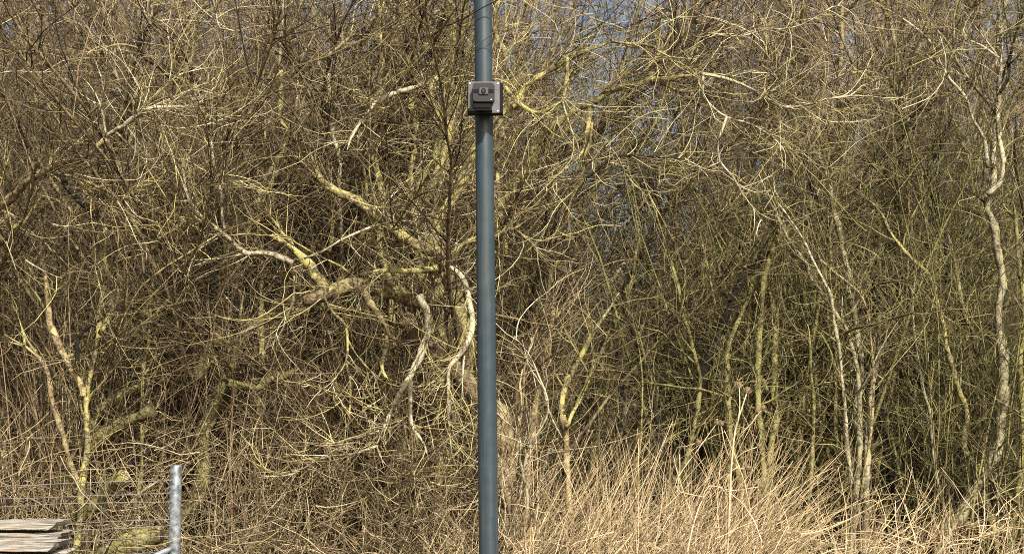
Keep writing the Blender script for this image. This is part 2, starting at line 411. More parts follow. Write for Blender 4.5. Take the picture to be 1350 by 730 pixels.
# ------------------------------------------------------------------ trees seen one by one
exec_trees = True
tree('willow_tree', 'big old leaning willow with crusted yellow grey limbs arching behind the post', 'tree', [
    ('trunk', 'D3 -40,560 D3 -60,250 -80,0 C2 1130,620 1060,510 960,420 850,320 760,210', 26, 24, 11.3, 11.6, 'brown', True, .4),
    ('limb', 'C2 1090,520 1080,300 B2 1000,700 950,600 820,550 700,470 600,380 520,320 430,280 330,210 280,80', 20, 9, 11.5, 11.3, 'willow', False, 1.2),
    ('limb', 'B2 980,690 C2 900,130 800,130 740,90 600,70 480,50 370,95 240,130', 22, 16, 11.2, 11.1, 'willow', False, 1.1),
    ('limb', 'C2 370,95 B2 310,720 280,660 200,590 80,500', 16, 11, 11.1, 11.2, 'yellow', False, 1),
    ('limb', 'B2 180,640 80,595 0,590 B1 1280,590 1190,510 1150,480 1060,410 990,320 960,200 950,110', 7, 3.5, 11.0, 10.9, 'pale', False, 2),
    ('branch', 'B1 1180,500 1160,420 1155,270 1130,180 1110,80 A1 1100,640 1090,480', 4.5, 2.5, 10.9, 10.9, 'pale', False, 2),
    ('limb', 'B2 940,670 880,680 760,685 640,680 540,705', 10, 6, 11.1, 10.9, 'yellow', False, 1.5),
    ('limb', 'B2 940,670 1060,560 1140,520 1260,500 1349,475 B3 150,610', 10, 3, 11.2, 11.0, 'yellow', False, 2),
    ('limb', 'C2 555,90 620,190 660,260 690,310 760,370', 10, 5, 11.0, 10.9, 'brown', False, .6),
    ('branch', 'C2 680,310 660,420 650,480 680,540 710,600', 7.5, 5, 10.95, 10.9, 'yellow', False, 1.5),
    ('branch', 'C2 650,490 610,560 612,610', 4, 2.5, 10.9, 10.9, 'yellow'),
    ('limb', 'C2 840,100 875,170 885,235 880,330 840,440 790,540 740,620 700,700 D2 650,90 620,160', 10, 6, 11.0, 10.7, 'pale', False, 1.5),
    ('branch', 'D2 620,160 650,240 715,310', 3, 2, 10.7, 10.7, 'pale'),
    ('limb', 'B2 1000,660 C2 1060,-10 1090,60 1110,200 1110,290 1080,380 1010,470 1000,510 1000,730 D2 1005,100 1015,230', 8, 3.5, 11.1, 10.7, 'pale', False, 1.5),
    ('branch', 'C2 1000,480 940,580 880,590', 3, 1.6, 10.9, 10.8, 'pale'),
    ('branch', 'C2 1080,400 1075,480 1070,600 1060,720', 3, 2, 10.9, 10.8, 'pale'),
    ('branch', 'C2 400,70 345,110 400,200 460,260 465,440 400,550 400,680', 4.5, 3, 11., 10.8, 'yellow', False, 1.5),
    ('branch', 'C2 465,440 485,560 478,730 D2 470,60 465,190', 4, 2, 10.9, 10.8, 'yellow'),
    ('branch', 'C2 465,445 590,545', 2.6, 1.5, 10.9, 10.8, 'pale'),
    ('branch', 'C2 190,0 185,130 150,210 110,260 70,400', 3.4, 2, 10.9, 10.8, 'pale'),
    ('branch', 'C2 800,540 D2 800,10 820,80 870,160 895,240', 6.5, 3, 10.8, 10.7, 'pale'),
    ('branch', 'D2 640,85 500,130 350,155 210,140', 3.5, 2, 10.7, 10.6, 'pale', False, 1.4),
    ('branch', 'D2 620,170 500,210 330,230 180,310 0,330', 4, 2.5, 10.7, 10.5, 'pale', False, 1.4),
    ('branch', 'B2 240,620 330,590 430,530 560,470 690,435 820,428', 2.6, 3.4, 10.8, 10.9, 'pale'),
    ('branch', 'B2 480,310 600,350 760,370 860,400 950,415 1140,385', 3, 1.6, 11, 10.9, 'tan'),
    ('limb', 'B2 900,640 960,400 1080,200 A2 1150,720 A3 0,540 30,490 80,430 150,390 230,330 340,280 450,240 510,215', 15, 7, 11.6, 11.3, 'yellow', False, 2.2),
    ('limb', 'A3 500,215 600,230 720,250 830,320 900,350 980,385', 5, 3.5, 11.3, 11.2, 'yellow', False, 2.2),
    ('branch', 'A3 275,300 270,375 265,450 240,530 150,570', 6.5, 3.5, 11.3, 11.1, 'yellow', False, 1.5),
    ('limb', 'A3 -80,430 0,520 60,570 130,590 240,540 320,500 400,440', 6, 4, 11.4, 11.2, 'yellow', False, 1.5),
    ('limb', 'B2 1100,500 B3 -60,330 0,230 60,160 100,50 A3 120,730 200,660 300,580 420,520 530,470 640,440 710,415 800,415 880,400 980,385', 14, 6, 11.9, 11.5, 'olive', False, 1.6),
    ('limb', 'A3 960,388 1100,410 1200,450 1290,500 A4 0,510 80,560 200,550 320,520 440,500 500,450 600,410', 5, 2.6, 11.5, 11.4, 'pale', False, 2),
    ('branch', 'A4 440,500 600,510 730,580', 2.5, 1.4, 11.4, 11.3, 'pale'),
    ('branch', 'A3 980,385 980,500 1040,570 1110,615 1230,650 1349,725 B4 40,0 140,50 290,70', 4, 2, 11.4, 11.2, 'pale', False, 1.6),
    ('branch', 'A3 1105,610 1060,730 B3 1055,0 1070,110 1140,200 1190,290 1270,400 1330,495', 3.4, 1.8, 11.3, 11.1, 'pale'),
    ('branch', 'B3 1070,115 980,155 880,200 820,250', 2.3, 1.4, 11.2, 11.1, 'pale'),
    ('branch', 'A3 380,560 380,650 B3 365,10 350,60 290,130 200,200 130,245 60,265', 6, 3.4, 11.3, 11.1, 'yellow', False, .6),
    ('branch', 'A3 400,640 B3 390,0 355,100 350,220 270,300 170,360 60,420 0,470', 4.4, 3, 11.3, 11.0, 'olive', False, 1.2),
    ('branch', 'B3 350,220 500,100 600,85 720,90 850,100 1060,100', 4, 2.5, 11.5, 11.4, 'dark', False, 1.4),
    ('branch', 'B3 580,180 640,250 740,290 820,350', 3, 1.8, 11.2, 11.1, 'yellow', False, 1.2),
    ('branch', 'A3 900,350 970,185 1100,190 1220,200 1300,270 1349,340', 2.8, 1.8, 11.3, 11.2, 'pale', False, 1.3),
    ('branch', 'A3 900,350 820,60 700,90 560,150', 4, 3, 11.7, 11.6, 'dark', False, 1.5),
    ('branch', 'A3 225,180 200,110 185,0', 2.4, 1.8, 11.2, 11.2, 'pale'),
    ('branch', 'A4 180,530 120,490 50,400 0,270 A3 1290,140', 3.2, 1.8, 11.4, 11.4, 'pale', False, 1.6),
    ('branch', 'A3 1160,200 A4 0,160 130,150 230,110 310,60 400,20', 3, 2, 11.4, 11.4, 'pale', False, 1.6),
    ('branch', 'A4 120,560 170,580 310,660', 3, 3, 11.4, 11.3, 'yellow', False, 2),
    ('branch', 'A2 860,380 860,440 800,460 700,490 620,540 560,610 500,700 B2 470,60', 6.5, 6, 11.3, 11.1, 'pale', False, 1),
], 't_yellow', dens=10, dy=-.55)

tree('upright_tree', 'cluster of upright yellow crusted trunks rising behind the willow left of the post', 'tree', [
    ('trunk', 'C2 900,300 B2 840,560 830,400 850,240 920,100 950,0 A2 1000,550 1010,350 1020,170 1000,0 990,-150', 11, 10, 12.3, 12.5, 'olive', True, 1),
    ('trunk', 'C2 960,300 B2 930,600 920,380 960,200 1000,60 A2 1050,500 1090,300 1060,100 1080,-100', 11, 7, 12.4, 12.6, 'yellow', True, 1),
    ('limb', 'B2 880,330 A2 1005,710 960,620 905,520 930,420 1000,330', 11, 9, 12.1, 12.2, 'yellow', False, 1),
    ('trunk', 'C2 700,100 B2 640,560 650,300 600,60 A2 640,730 660,600 640,430 650,300 640,100 620,-60', 8, 6, 12.2, 12.4, 'yellow', True, 1.2),
    ('trunk', 'B2 830,500 800,200 A2 830,720 800,500 790,300 800,100 760,-80', 8, 6, 12.4, 12.6, 'yellow', False, 1.2),
    ('limb', 'A2 860,500 890,300 940,150 1000,60', 9, 7, 12.7, 12.7, 'dark', False, 1),
    ('limb', 'B2 540,560 560,300 560,190 A2 520,700', 6, 4, 12.1, 12.1, 'yellow', False, 1),
    ('branch', 'A2 -240,225 A1 1250,170 1150,150 1130,80 1110,-40', 2.8, 2.6, 11.4, 11.3, 'pale', False, 1),
    ('limb', 'A2 790,260 760,120 700,0', 7, 5, 12.5, 12.5, 'dark', False, 1),
    ('limb', 'A2 1270,730 1260,500 1300,300 1240,150 1270,-40', 8, 6, 12.4, 12.6, 'yellow', False, 1.4),
    ('branch', 'A2 340,310 420,250 540,150 640,70 690,30 820,35', 4.5, 4, 11.8, 12, 'brown', False, 1),
    ('limb', 'B2 1300,600 1270,330 1250,100 1240,0 A2 1260,640', 6, 5, 12, 12.2, 'yellow', False, 1.4),
], 't_yellow', dens=13, dy=-.75)

tree('young_tree', 'crooked young tree with several yellow green stems above the weathered boards', 'tree', [
    ('trunk', 'D1 415,600 425,420 450,260 455,100 C1 450,730 455,600 480,470 500,390 515,300 520,210 535,100 570,0 B1 560,730 550,450', 9, 5, 10.3, 10.4, 'yellow', True, .6),
    ('limb', 'C1 430,640 420,560 340,440 290,330 255,200 245,0 B1 240,650', 9, 8, 10.4, 10.5, 'tan', False, .6),
    ('limb', 'C1 520,300 570,220 615,110 625,0 B1 600,650 740,600', 7, 4, 10.3, 10.3, 'yellow', False, .8),
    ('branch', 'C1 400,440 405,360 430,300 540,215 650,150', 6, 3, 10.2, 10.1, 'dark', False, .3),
    ('branch', 'C1 425,400 470,350 530,310', 6, 5, 10.3, 10.3, 'moss', False, .3),
    ('limb', 'C1 300,730 265,620 235,480 190,410 120,360 20,300', 7, 4, 10.4, 10.3, 'tan', True, .7),
    ('branch', 'C1 125,355 120,300 95,215', 4.5, 3.6, 10.3, 10.3, 'yellow', False, .5),
    ('branch', 'C1 190,400 60,350 -20,350', 4.5, 4, 10.4, 10.4, 'tan', False, .5),
    ('branch', 'C1 390,410 300,430 210,400', 5, 3.5, 10.5, 10.4, 'yellow', False, .5),
    ('branch', 'C1 240,210 210,130 120,10 B1 90,650', 4.5, 2.6, 10.5, 10.5, 'olive', False, 1),
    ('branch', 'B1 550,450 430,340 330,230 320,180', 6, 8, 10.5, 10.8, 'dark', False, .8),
    ('branch', 'B1 550,460 600,410', 3, 2.5, 10.5, 10.5, 'grey', False, 1),
    ('branch', 'C1 490,610 540,550 630,440 680,330', 4, 3, 10.3, 10.2, 'tan', False, .8),
], 't_olive', dens=12, L=(.2, .8))

tree('straight_tree', 'slim straight olive stem rising from the low mossy trunk', 'tree', [
    ('trunk', 'C1 740,730 750,500 780,350 790,150 800,0 B1 800,500 800,230', 5, 2.5, 10.6, 10.7, 'olive', True, .8)], 't_olive', dens=8, L=(.2, .6))

tree('mossy_trunk', 'low green mossy trunk forking to the right above the wire fence', 'tree', [
    ('trunk', 'D1 390,640 380,520 360,350 340,180 420,150 470,150', 15, 17, 10.9, 10.7, 'moss', True, .2),
    ('limb', 'D1 455,170 560,95 690,30 800,-15', 20, 17, 10.7, 10.6, 'moss', False, .4),
    ('limb', 'D1 470,110 C1 500,725 590,645 680,595 790,560', 16, 11, 10.75, 10.8, 'moss', False, .4),
], 't_shoot', dens=16, L=(.3, .9))

def log(name, label, tr, w0, w1, Y0, Y1, mt):
    P, r = limb_curve(tr, w0, w1, Y0, Y1); b = P[0].copy(); b[2] = 0
    root = empty(name, tuple(map(float, b))); tag(root, label, 'log')
    Geo().tubes(P - b, r, 16, cap=True, rough=.05).build('trunk', M[mt], root)
    # ragged heart wood on the sawn end
    e = P[-1]; d = nrm(P[-1] - P[-2])
    Geo().tubes(np.array([e - b - d * .01, e - b + d * .012]), np.array([r[-1] * .88, r[-1] * .8]), 14, cap=True).build('cut_end', M['tan'], root)
    return root
log('cut_limb', 'mossy sawn off limb slanting up to the right behind the fence wires', 'D1 400,560 470,500 560,400 655,315', 19, 15, 10.4, 10.3, 'moss')
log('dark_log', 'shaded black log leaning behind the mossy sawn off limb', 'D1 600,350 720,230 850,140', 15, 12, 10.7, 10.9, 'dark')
log('split_log', 'thick mossy log lying behind the foot of the galvanised post', 'D1 480,790 620,705 740,660 835,630', 28, 27, 10.2, 10.1, 'moss')
log('fallen_log', 'low decaying log lying under the leaning birch in dry grass', 'D4 860,640 930,565 1050,575 1180,590 1290,620', 14, 12, 12.1, 12.2, 'brown')

tree('crooked_tree', 'two stout mossy crooked trunks joining below a broken dark stub', 'tree', [
    ('trunk', 'D1 1060,120 C1 1120,700 1170,560 1215,450 1225,320', 18, 15, 10.95, 11.0, 'moss', True, .6),
    ('limb', 'C1 1215,330 1190,310 1130,350 1080,420 1040,540', 14, 17, 11.0, 10.95, 'moss', False, .6),
    ('limb', 'C1 1220,330 1240,160 1225,90', 12, 9, 11.0, 11.1, 'dark', False, .6),
    ('branch', 'C1 1255,240 1265,150 1280,60', 5, 3.5, 10.95, 10.95, 'yellow', False, 1),
    ('branch', 'C1 1230,330 1340,260', 5, 6, 10.95, 10.9, 'pale', False, 1),
    ('limb', 'C1 1200,560 1349,590 C2 40,550 130,525 220,480 300,405', 10, 8, 10.9, 11.0, 'moss', False, .6),
    ('limb', 'C1 1225,250 1320,255 C2 60,215 130,190 230,180 330,150', 12, 12, 11.1, 11.0, 'moss', False, .6),
], 't_shoot', dens=20, L=(.3, .9))

tree('bough_tree', 'long pale bare bough sloping across the upper left with a sunlit spray at its end', 'tree', [
    ('trunk', 'B1 -260,620 -120,420 0,340 90,270 160,210 240,160 330,125 400,105 470,60 550,0', 15, 8, 10.6, 10.2, 'tan', True, .3),
    ('limb', 'B1 -120,620 25,510 90,460 150,400 200,330', 13, 9, 10.9, 10.7, 'yellow', False, .8),
    ('branch', 'B1 -40,380 40,380 110,420', 6, 4, 10.7, 10.6, 'yellow', False, 1),
    ('branch', 'B1 545,0 A1 570,700 650,650 720,600 790,565 950,557 1130,572', 7, 2, 10.5, 10.4, 'pale', False, 3),
    ('branch', 'A1 700,610 740,570 820,490 930,390', 3.6, 2, 10.5, 10.5, 'pale', False, 2.5),
    ('branch', 'A1 740,590 850,535 960,530', 3.2, 2, 10.5, 10.4, 'pale', False, 2.5),
    ('branch', 'A1 700,600 730,510 740,470', 2.2, 1.6, 10.5, 10.4, 'pale', False, 2),
    ('branch', 'A1 700,600 800,640 950,700', 2.8, 1.6, 10.5, 10.4, 'yellow', False, 2.5),
    ('branch', 'B1 300,180 430,210 520,250 590,280 640,295 770,210', 4, 2, 10.6, 10.4, 'yellow', False, 2),
    ('branch', 'B1 640,295 670,350', 2.6, 2, 10.4, 10.4, 'yellow'),
    ('branch', 'B1 600,270 610,190 710,115', 2, 1.4, 10.4, 10.4, 'pale'),
    ('branch', 'B1 270,440 350,455 490,435', 3.6, 3, 10.4, 10.4, 'pale'),
    ('branch', 'B1 200,330 230,280', 5, 3, 10.7, 10.7, 'brown'),
    ('branch', 'A1 555,720 545,650 530,560 480,460 400,370', 3, 2, 10.4, 10.5, 'pale', False, 1.2),
    ('branch', 'B1 -20,190 20,220 10,330', 3, 3, 10.6, 10.6, 'yellow'),
    ('branch', 'B1 1140,510 1060,560 980,600 900,580 825,530', 2.8, 1.8, 10.7, 10.6, 'pale'),
    ('branch', 'B1 1260,600 1130,620 1000,628 900,625', 3, 2, 10.7, 10.6, 'pale'),
    ('branch', 'B1 830,520 920,470 1020,390', 3.6, 2.4, 10.7, 10.7, 'yellow'),
    ('branch', 'B1 755,700 730,520 700,440', 3.4, 2.4, 10.7, 10.7, 'grey'),
    ('branch', 'B1 130,630 250,700 330,725', 3.4, 3, 10.3, 10.3, 'pale'),
    ('branch', 'B1 80,680 30,530', 2.2, 2, 10.3, 10.3, 'pale'),
    ('branch', 'B1 990,320 900,325 820,310', 3, 1.8, 10.8, 10.8, 'yellow'),
    ('branch', 'B1 950,120 860,60 700,35 560,10', 2.2, 1.5, 10.9, 10.8, 'pale'),
    ('branch', 'B1 1060,370 1090,270 1140,220 1349,215', 2.4, 1.6, 10.8, 10.8, 'pale'),
], 't_yellow', dens=11, dy=-.3)


tree('dead_branch', 'bent pale dead branch standing in front of the split log behind the wires', 'branch', [
    ('branch', 'D1 540,725 600,630 700,560 700,440', 4.2, 3, 10.0, 10.0, 'pale'),
    ('branch', 'D1 690,440 790,375 830,345', 2, 3, 10.0, 9.9, 'pale'),
], 't_pale', dens=5, L=(.2, .5))
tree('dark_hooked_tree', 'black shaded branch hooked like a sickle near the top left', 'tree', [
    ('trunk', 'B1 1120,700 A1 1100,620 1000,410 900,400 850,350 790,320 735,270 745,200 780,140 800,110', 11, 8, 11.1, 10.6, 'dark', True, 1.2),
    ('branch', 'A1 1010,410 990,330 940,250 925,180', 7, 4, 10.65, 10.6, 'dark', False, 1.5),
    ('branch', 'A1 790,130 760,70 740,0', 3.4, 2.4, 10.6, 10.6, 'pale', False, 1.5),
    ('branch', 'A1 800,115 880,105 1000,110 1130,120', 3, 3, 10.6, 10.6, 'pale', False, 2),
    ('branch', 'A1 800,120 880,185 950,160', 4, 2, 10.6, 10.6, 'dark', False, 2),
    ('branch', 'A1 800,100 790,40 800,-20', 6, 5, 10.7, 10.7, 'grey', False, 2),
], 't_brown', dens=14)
tree('slim_pale_tree', 'slim pale stem leaning down from the top left into a yellow crusted fork', 'tree', [
    ('trunk', 'B1 760,700 A1 720,620 650,480 600,370 595,240 570,170 530,80 490,10 480,-60', 7, 4, 11.6, 11.5, 'grey', True, 1.6),
    ('limb', 'A1 700,580 680,500 672,360', 6, 4, 11.5, 11.5, 'yellow', False, 2),
    ('branch', 'A1 -10,392 80,375 240,380 350,350', 3.4, 1.8, 11, 11, 'pale', False, 1),
    ('branch', 'A1 0,135 80,90 160,40', 3, 2, 11.4, 11.4, 'pale', False, 1),
], 't_brown', dens=16)
tree('yellow_spot_tree', 'slim upright stem with one bright yellow lichen length near the top', 'tree', [
    ('trunk', 'B2 20,700 10,300 A2 165,730 120,620 125,500 115,370', 6, 6, 11.8, 11.8, 'yellow', True, 1),
    ('trunk', 'A2 115,370 120,260 125,130 130,40 110,-60', 4.5, 4, 11.8, 11.8, 'grey', False, 1.5),
    ('limb', 'A2 40,730 35,480', 3.6, 3, 11.7, 11.7, 'tan', False, 1),
], 't_brown', dens=14)
tree('pale_segment_tree', 'slender upright stem with a whitish length left of the willow top', 'tree', [
    ('trunk', 'B2 440,640 440,520 430,280 430,100 400,0 A2 385,640 380,530 370,420 378,300', 5, 6, 11.7, 11.7, 'pale', True, 1),
    ('branch', 'A2 190,640 205,520 220,350 290,190 360,100', 2.6, 2, 11.5, 11.5, 'pale', False, 1),
    ('limb', 'B2 380,600 400,450 420,330', 7, 5, 11.8, 11.8, 'olive', False, 1),
], 't_brown', dens=14)

# right of the post
tree('forked_sapling', 'slim pale sapling forking into a narrow V among dry grass right of the post', 'tree', [
    ('trunk', 'D3 285,520 270,430 270,300 260,130 245,0', 10, 8, 10.9, 10.9, 'tan', True, .3),
    ('limb', 'D3 245,0 C3 240,700 260,590 310,460 370,350 440,240 540,90', 8, 4.5, 10.9, 11.1, 'yellow', False, .8),
    ('limb', 'D3 262,70 C3 300,710 350,600 400,500 440,410 490,280', 6.5, 4.5, 10.9, 10.9, 'yellow', False, .8),
    ('branch', 'C3 390,520 350,450 260,290 200,150', 3.6, 2.4, 10.9, 10.9, 'olive', False, .8),
    ('branch', 'C3 400,490 480,490 530,470', 2.2, 1.5, 10.9, 10.8, 'tan', False, 3),
], 't_olive', dens=10, L=(.2, .8))
tree('tan_stem', 'soft brown upright trunk close to the right side of the post', 'tree', [
    ('trunk', 'D3 60,330 65,250 80,150 95,0 C3 130,580 160,420 180,300 200,180', 10, 8, 11.2, 11.4, 'tan', True, 1),
    ('limb', 'D3 -10,300 C3 20,680 20,560 45,440', 6, 5, 11.1, 11.1, 'tan', False, 1),
], 't_shoot', dens=18, L=(.3, 1.))
tree('pale_arcs', 'pair of thin pale arching whips rising beside the post in the dry grass', 'branch', [
    ('branch', 'D3 60,200 C3 170,700 110,500 60,400 -10,310', 3, 2, 10.4, 10.4, 'pale', True, .5),
    ('branch', 'D3 20,230 25,150 0,90 -40,40', 3.4, 2.5, 10.3, 10.3, 'pale', True, .5),
    ('branch', 'D3 240,120 180,0 C3 110,500 0,340', 2.4, 1.6, 10.5, 10.5, 'pale', False, .5),
], 't_pale', dens=7)
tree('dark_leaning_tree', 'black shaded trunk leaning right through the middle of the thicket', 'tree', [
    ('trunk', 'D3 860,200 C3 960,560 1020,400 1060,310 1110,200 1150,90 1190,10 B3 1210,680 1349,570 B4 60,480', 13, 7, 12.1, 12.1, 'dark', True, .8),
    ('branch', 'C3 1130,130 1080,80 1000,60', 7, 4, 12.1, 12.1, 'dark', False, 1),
], 't_shaded_olive', dens=4)
for i, (tr, w0, w1, Y, mt, lb) in enumerate([
    ('D3 1300,300 C3 1270,600 1275,350 1290,80 1300,0 B4 60,500', 9, 7, 11.9, 'olive', 'straight olive green trunk just right of the dark leaning trunk'),
    ('D3 1150,250 C3 1110,730 1110,400 1180,200 1230,60 B3 1270,500', 8, 5, 12.1, 'olive', 'olive stem bowing right behind the teasel heads'),
    ('D3 900,200 C3 960,600 935,420 895,260 870,180 840,30 B3 800,600', 6, 4, 11.8, 'olive', 'slightly curved olive stem left of the dark leaning trunk'),
    ('D3 640,250 C3 660,730 660,500 630,300 600,200 570,60', 3, 2, 11.7, 'olive', 'thin straight stem halfway between the forked sapling and dark trunk'),
    ('D4 20,250 60,0 C4 40,600 50,300 20,60', 9, 7, 12.1, 'olive', 'broad olive trunk standing far back left of the pale clump'),
    ('D4 240,250 C4 250,650 235,500 230,330', 5, 4, 11.8, 'olive', 'short olive stem just left of the pale grey clump'),
    ('D4 10,400 C3 1349,690 1200,420 1215,330 1230,150', 6, 5, 12.2, 'olive', 'slim olive stem with a kink behind the tallest teasel'),
    ('D3 520,250 C3 560,560 590,480 640,400 760,250 870,160 980,60', 4, 3, 12.1, 'dark', 'dark bent stem below the patch of open sky'),
    ('C3 680,480 650,380 600,270 560,130 590,-40', 6, 4, 12.1, 'dark', 'dark broken stem standing in front of the open sky patch'),
    ('D3 380,300 C3 480,560 500,300 560,180 600,50 B3 640,550', 6, 4, 12.4, 'olive', 'leaning olive stem crossing the open sky patch'),
]):
    tree('slender_trunk', lb, 'tree', [('trunk', tr, w0, w1, Y, Y + .1, mt, True, 1)], 't_olive', dens=9)

tree('pale_clump', 'clump of pale grey stems fanning upward at centre right of the thicket', 'tree', [
    ('trunk', 'D4 490,330 480,200 470,0 C4 480,640 490,480 480,330 460,180 430,60 B4 440,730 410,620 380,470 345,330 320,180 270,90', 10, 6, 11.9, 12.2, 'grey', True, .5),
    ('trunk', 'D4 480,300 C4 480,560 460,420 420,290 370,210 300,110 230,0 B4 210,650 120,530 50,380 0,290 B3 1300,200', 7, 3.5, 11.8, 12.0, 'grey', True, .8),
    ('trunk', 'D4 430,250 C4 420,730 400,560 380,380 355,220 340,110 290,0 B4 230,600 180,500 60,330', 5.5, 2.6, 11.7, 11.8, 'pale', True, .8),
    ('trunk', 'D4 530,300 C4 540,730 560,580 590,390 590,200', 7.5, 5, 11.8, 11.9, 'grey', True, .8),
    ('trunk', 'D4 520,300 C4 555,700 560,480 550,330 530,180 480,80 380,0 B4 260,610', 4, 2.6, 11.8, 11.8, 'tan', True, .8),
    ('branch', 'C4 490,600 540,520 600,380 700,220', 3, 1.8, 11.7, 11.6, 'pale', False, 1),
    ('trunk', 'D4 380,250 C4 365,730 360,500 350,330', 6, 5, 12, 12, 'olive', True, .8),
    ('branch', 'C4 395,240 400,100', 2.2, 1.8, 11.8, 11.8, 'pale', False, 1),
    ('branch', 'C4 570,510 650,560', 2.4, 1.8, 11.7, 11.7, 'pale', False, 1),
], 't_olive', dens=10)
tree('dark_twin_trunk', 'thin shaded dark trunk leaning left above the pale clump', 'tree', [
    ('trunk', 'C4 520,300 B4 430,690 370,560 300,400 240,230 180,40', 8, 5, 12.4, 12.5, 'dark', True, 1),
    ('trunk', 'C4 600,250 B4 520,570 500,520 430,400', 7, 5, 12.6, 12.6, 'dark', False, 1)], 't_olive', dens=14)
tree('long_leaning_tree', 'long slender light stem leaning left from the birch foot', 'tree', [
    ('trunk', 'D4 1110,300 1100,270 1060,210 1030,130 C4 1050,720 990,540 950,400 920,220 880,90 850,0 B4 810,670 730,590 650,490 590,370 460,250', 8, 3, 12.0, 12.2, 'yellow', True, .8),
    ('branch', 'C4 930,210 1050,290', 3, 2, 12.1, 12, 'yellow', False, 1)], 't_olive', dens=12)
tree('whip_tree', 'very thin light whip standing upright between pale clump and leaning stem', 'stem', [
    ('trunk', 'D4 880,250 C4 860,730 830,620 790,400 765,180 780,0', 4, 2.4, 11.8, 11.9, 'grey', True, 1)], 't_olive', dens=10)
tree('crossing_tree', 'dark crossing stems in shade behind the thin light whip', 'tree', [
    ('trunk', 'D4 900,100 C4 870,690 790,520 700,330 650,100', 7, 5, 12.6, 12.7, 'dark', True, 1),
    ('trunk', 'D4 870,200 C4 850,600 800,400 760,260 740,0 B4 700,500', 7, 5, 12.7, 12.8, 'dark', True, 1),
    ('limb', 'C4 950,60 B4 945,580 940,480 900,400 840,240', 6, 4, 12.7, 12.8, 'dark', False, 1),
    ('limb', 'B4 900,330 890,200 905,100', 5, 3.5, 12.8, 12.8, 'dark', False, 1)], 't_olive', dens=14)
tree('brown_stem_tree', 'brown stem with a dark upper bend just left of the birch', 'tree', [
    ('trunk', 'D4 1140,200 C4 1140,730 1130,560 1100,420 1080,290 1040,200 1000,0 B4 960,500', 7, 3.6, 12.3, 12.4, 'brown', True, 1),
    ('branch', 'C4 1015,590 1030,400 1060,310', 2.8, 2.4, 12.2, 12.2, 'pale', False, 1)], 't_olive', dens=12)
tree('birch_tree', 'pale barked birch curving up from a leaning butt at the right', 'tree', [
    ('trunk', 'D4 930,640 990,560 1040,480 1120,370 1190,220 1225,100 C4 1230,730 1245,560 1240,420 1225,310 1215,180 1235,60 B4 1235,730 1210,560 1190,450 1155,360 1165,280', 16, 8, 12.0, 12.2, 'grey', True, .4),
    ('limb', 'B4 1165,290 1190,200 1190,50 A4 1190,730 1205,560 1225,400 1210,300 1215,100 1225,-40', 8, 4.5, 12.2, 12.3, 'pale', False, 1),
    ('limb', 'B4 1160,290 1225,215 1238,100 1220,-10 A4 1215,600 1225,400 1240,180', 7, 3.5, 12.1, 12.2, 'pale', False, 1),
    ('branch', 'A4 1215,610 1130,490 1060,410 1010,330 950,220 870,130 780,10', 5, 3, 12.2, 12.2, 'grey', False, 1.4),
    ('branch', 'B4 1160,150 A4 1140,725 1080,620 1040,510 960,420 900,310 850,210 740,115 570,10', 5, 2.8, 12.1, 12.2, 'pale', False, 1.6),
    ('branch', 'A4 1060,410 940,370 800,350 740,355', 2.6, 1.8, 12.1, 12.1, 'pale', False, 1.4),
    ('branch', 'A4 1230,480 1270,400 1270,340 1290,240 1320,120 1349,30 1380,-60', 4.5, 3, 12.2, 12.2, 'dark', False, 1.4),
    ('branch', 'A4 1268,320 1260,190', 3, 2, 12.2, 12.2, 'dark', False, 1.2),
    ('branch', 'A4 1270,340 1349,270', 3, 2, 12.2, 12.2, 'dark', False, 1.2),
    ('branch', 'A4 1220,300 1130,240 1030,180 1090,20', 3, 2, 12.1, 12.1, 'pale', False, 1.4),
    ('branch', 'A4 1210,290 1100,150 1010,20', 3, 2, 12.1, 12.1, 'pale', False, 1.4),
    ('branch', 'B4 1145,330 1060,270 980,215', 3, 2, 12.1, 12.0, 'dark', False, 1.2),
    ('branch', 'D4 1130,390 1230,300 1290,130', 3.6, 2.4, 12, 11.9, 'pale', False, .6),
    ('branch', 'A4 940,220 1000,130 1060,60 1100,0', 3, 2, 12.2, 12.2, 'dark', False, 1.2),
], 't_olive', dens=12)
tree('thin_tree', 'thin upright olive stems at the far right edge of the picture', 'tree', [
    ('trunk', 'D4 1320,400 1330,300 1349,100 C4 1330,500 1349,240 1335,0 B4 1330,730 1310,480 1290,330', 8, 4, 12, 12.1, 'olive', True, 1),
    ('trunk', 'C4 1349,100 B4 1349,420 1310,200 1300,60 A4 1310,640', 4.5, 3, 12.3, 12.3, 'dark', False, 1.2)], 't_olive', dens=12)

# unseen canopy added above the view to shade the back of the thicket
def shade_canopy(root, x0, x1, n, mat_b, mat_t, y0=11.2, y1=13.4, dens=38):
    off = np.array(root.location)
    B = np.stack([rng.uniform(x0, x1, n), rng.uniform(y0, y1, n), rng.uniform(5.0, 5.9, n)], -1)
    D = np.stack([rng.normal(0, .5, n), rng.normal(-.25, .35, n), rng.uniform(.9, 1.5, n)], -1)
    P = walk(B, D, rng.uniform(1.8, 3.2, n), 14, .08, .03, .02); r = taper(rng.uniform(.012, .028, n), 14, .25)
    kp = P[..., 1].min(1) > 9.9; P, r = P[kp], r[kp]; n = len(P)
    Geo().tubes(P - off, r, 6).build('shade_limbs', M[mat_b], root)
    Q, q = sprout(P, r, n * dens, L=(.4, 1.2), N=7, rr=(.003, .0062), up=.02)
    kp = Q[..., 1].min(1) > 9.4; Q, q = Q[kp], q[kp]
    S, sq = sprout(Q, q, n * dens * 2, L=(.15, .6), N=4, rr=(.0025, .0045))
    Geo().tubes(Q - off, q, 3).tubes(S - off, sq, 3).build('twig_mass', M[mat_t], root)  # canopy twigs, added for the shade they cast
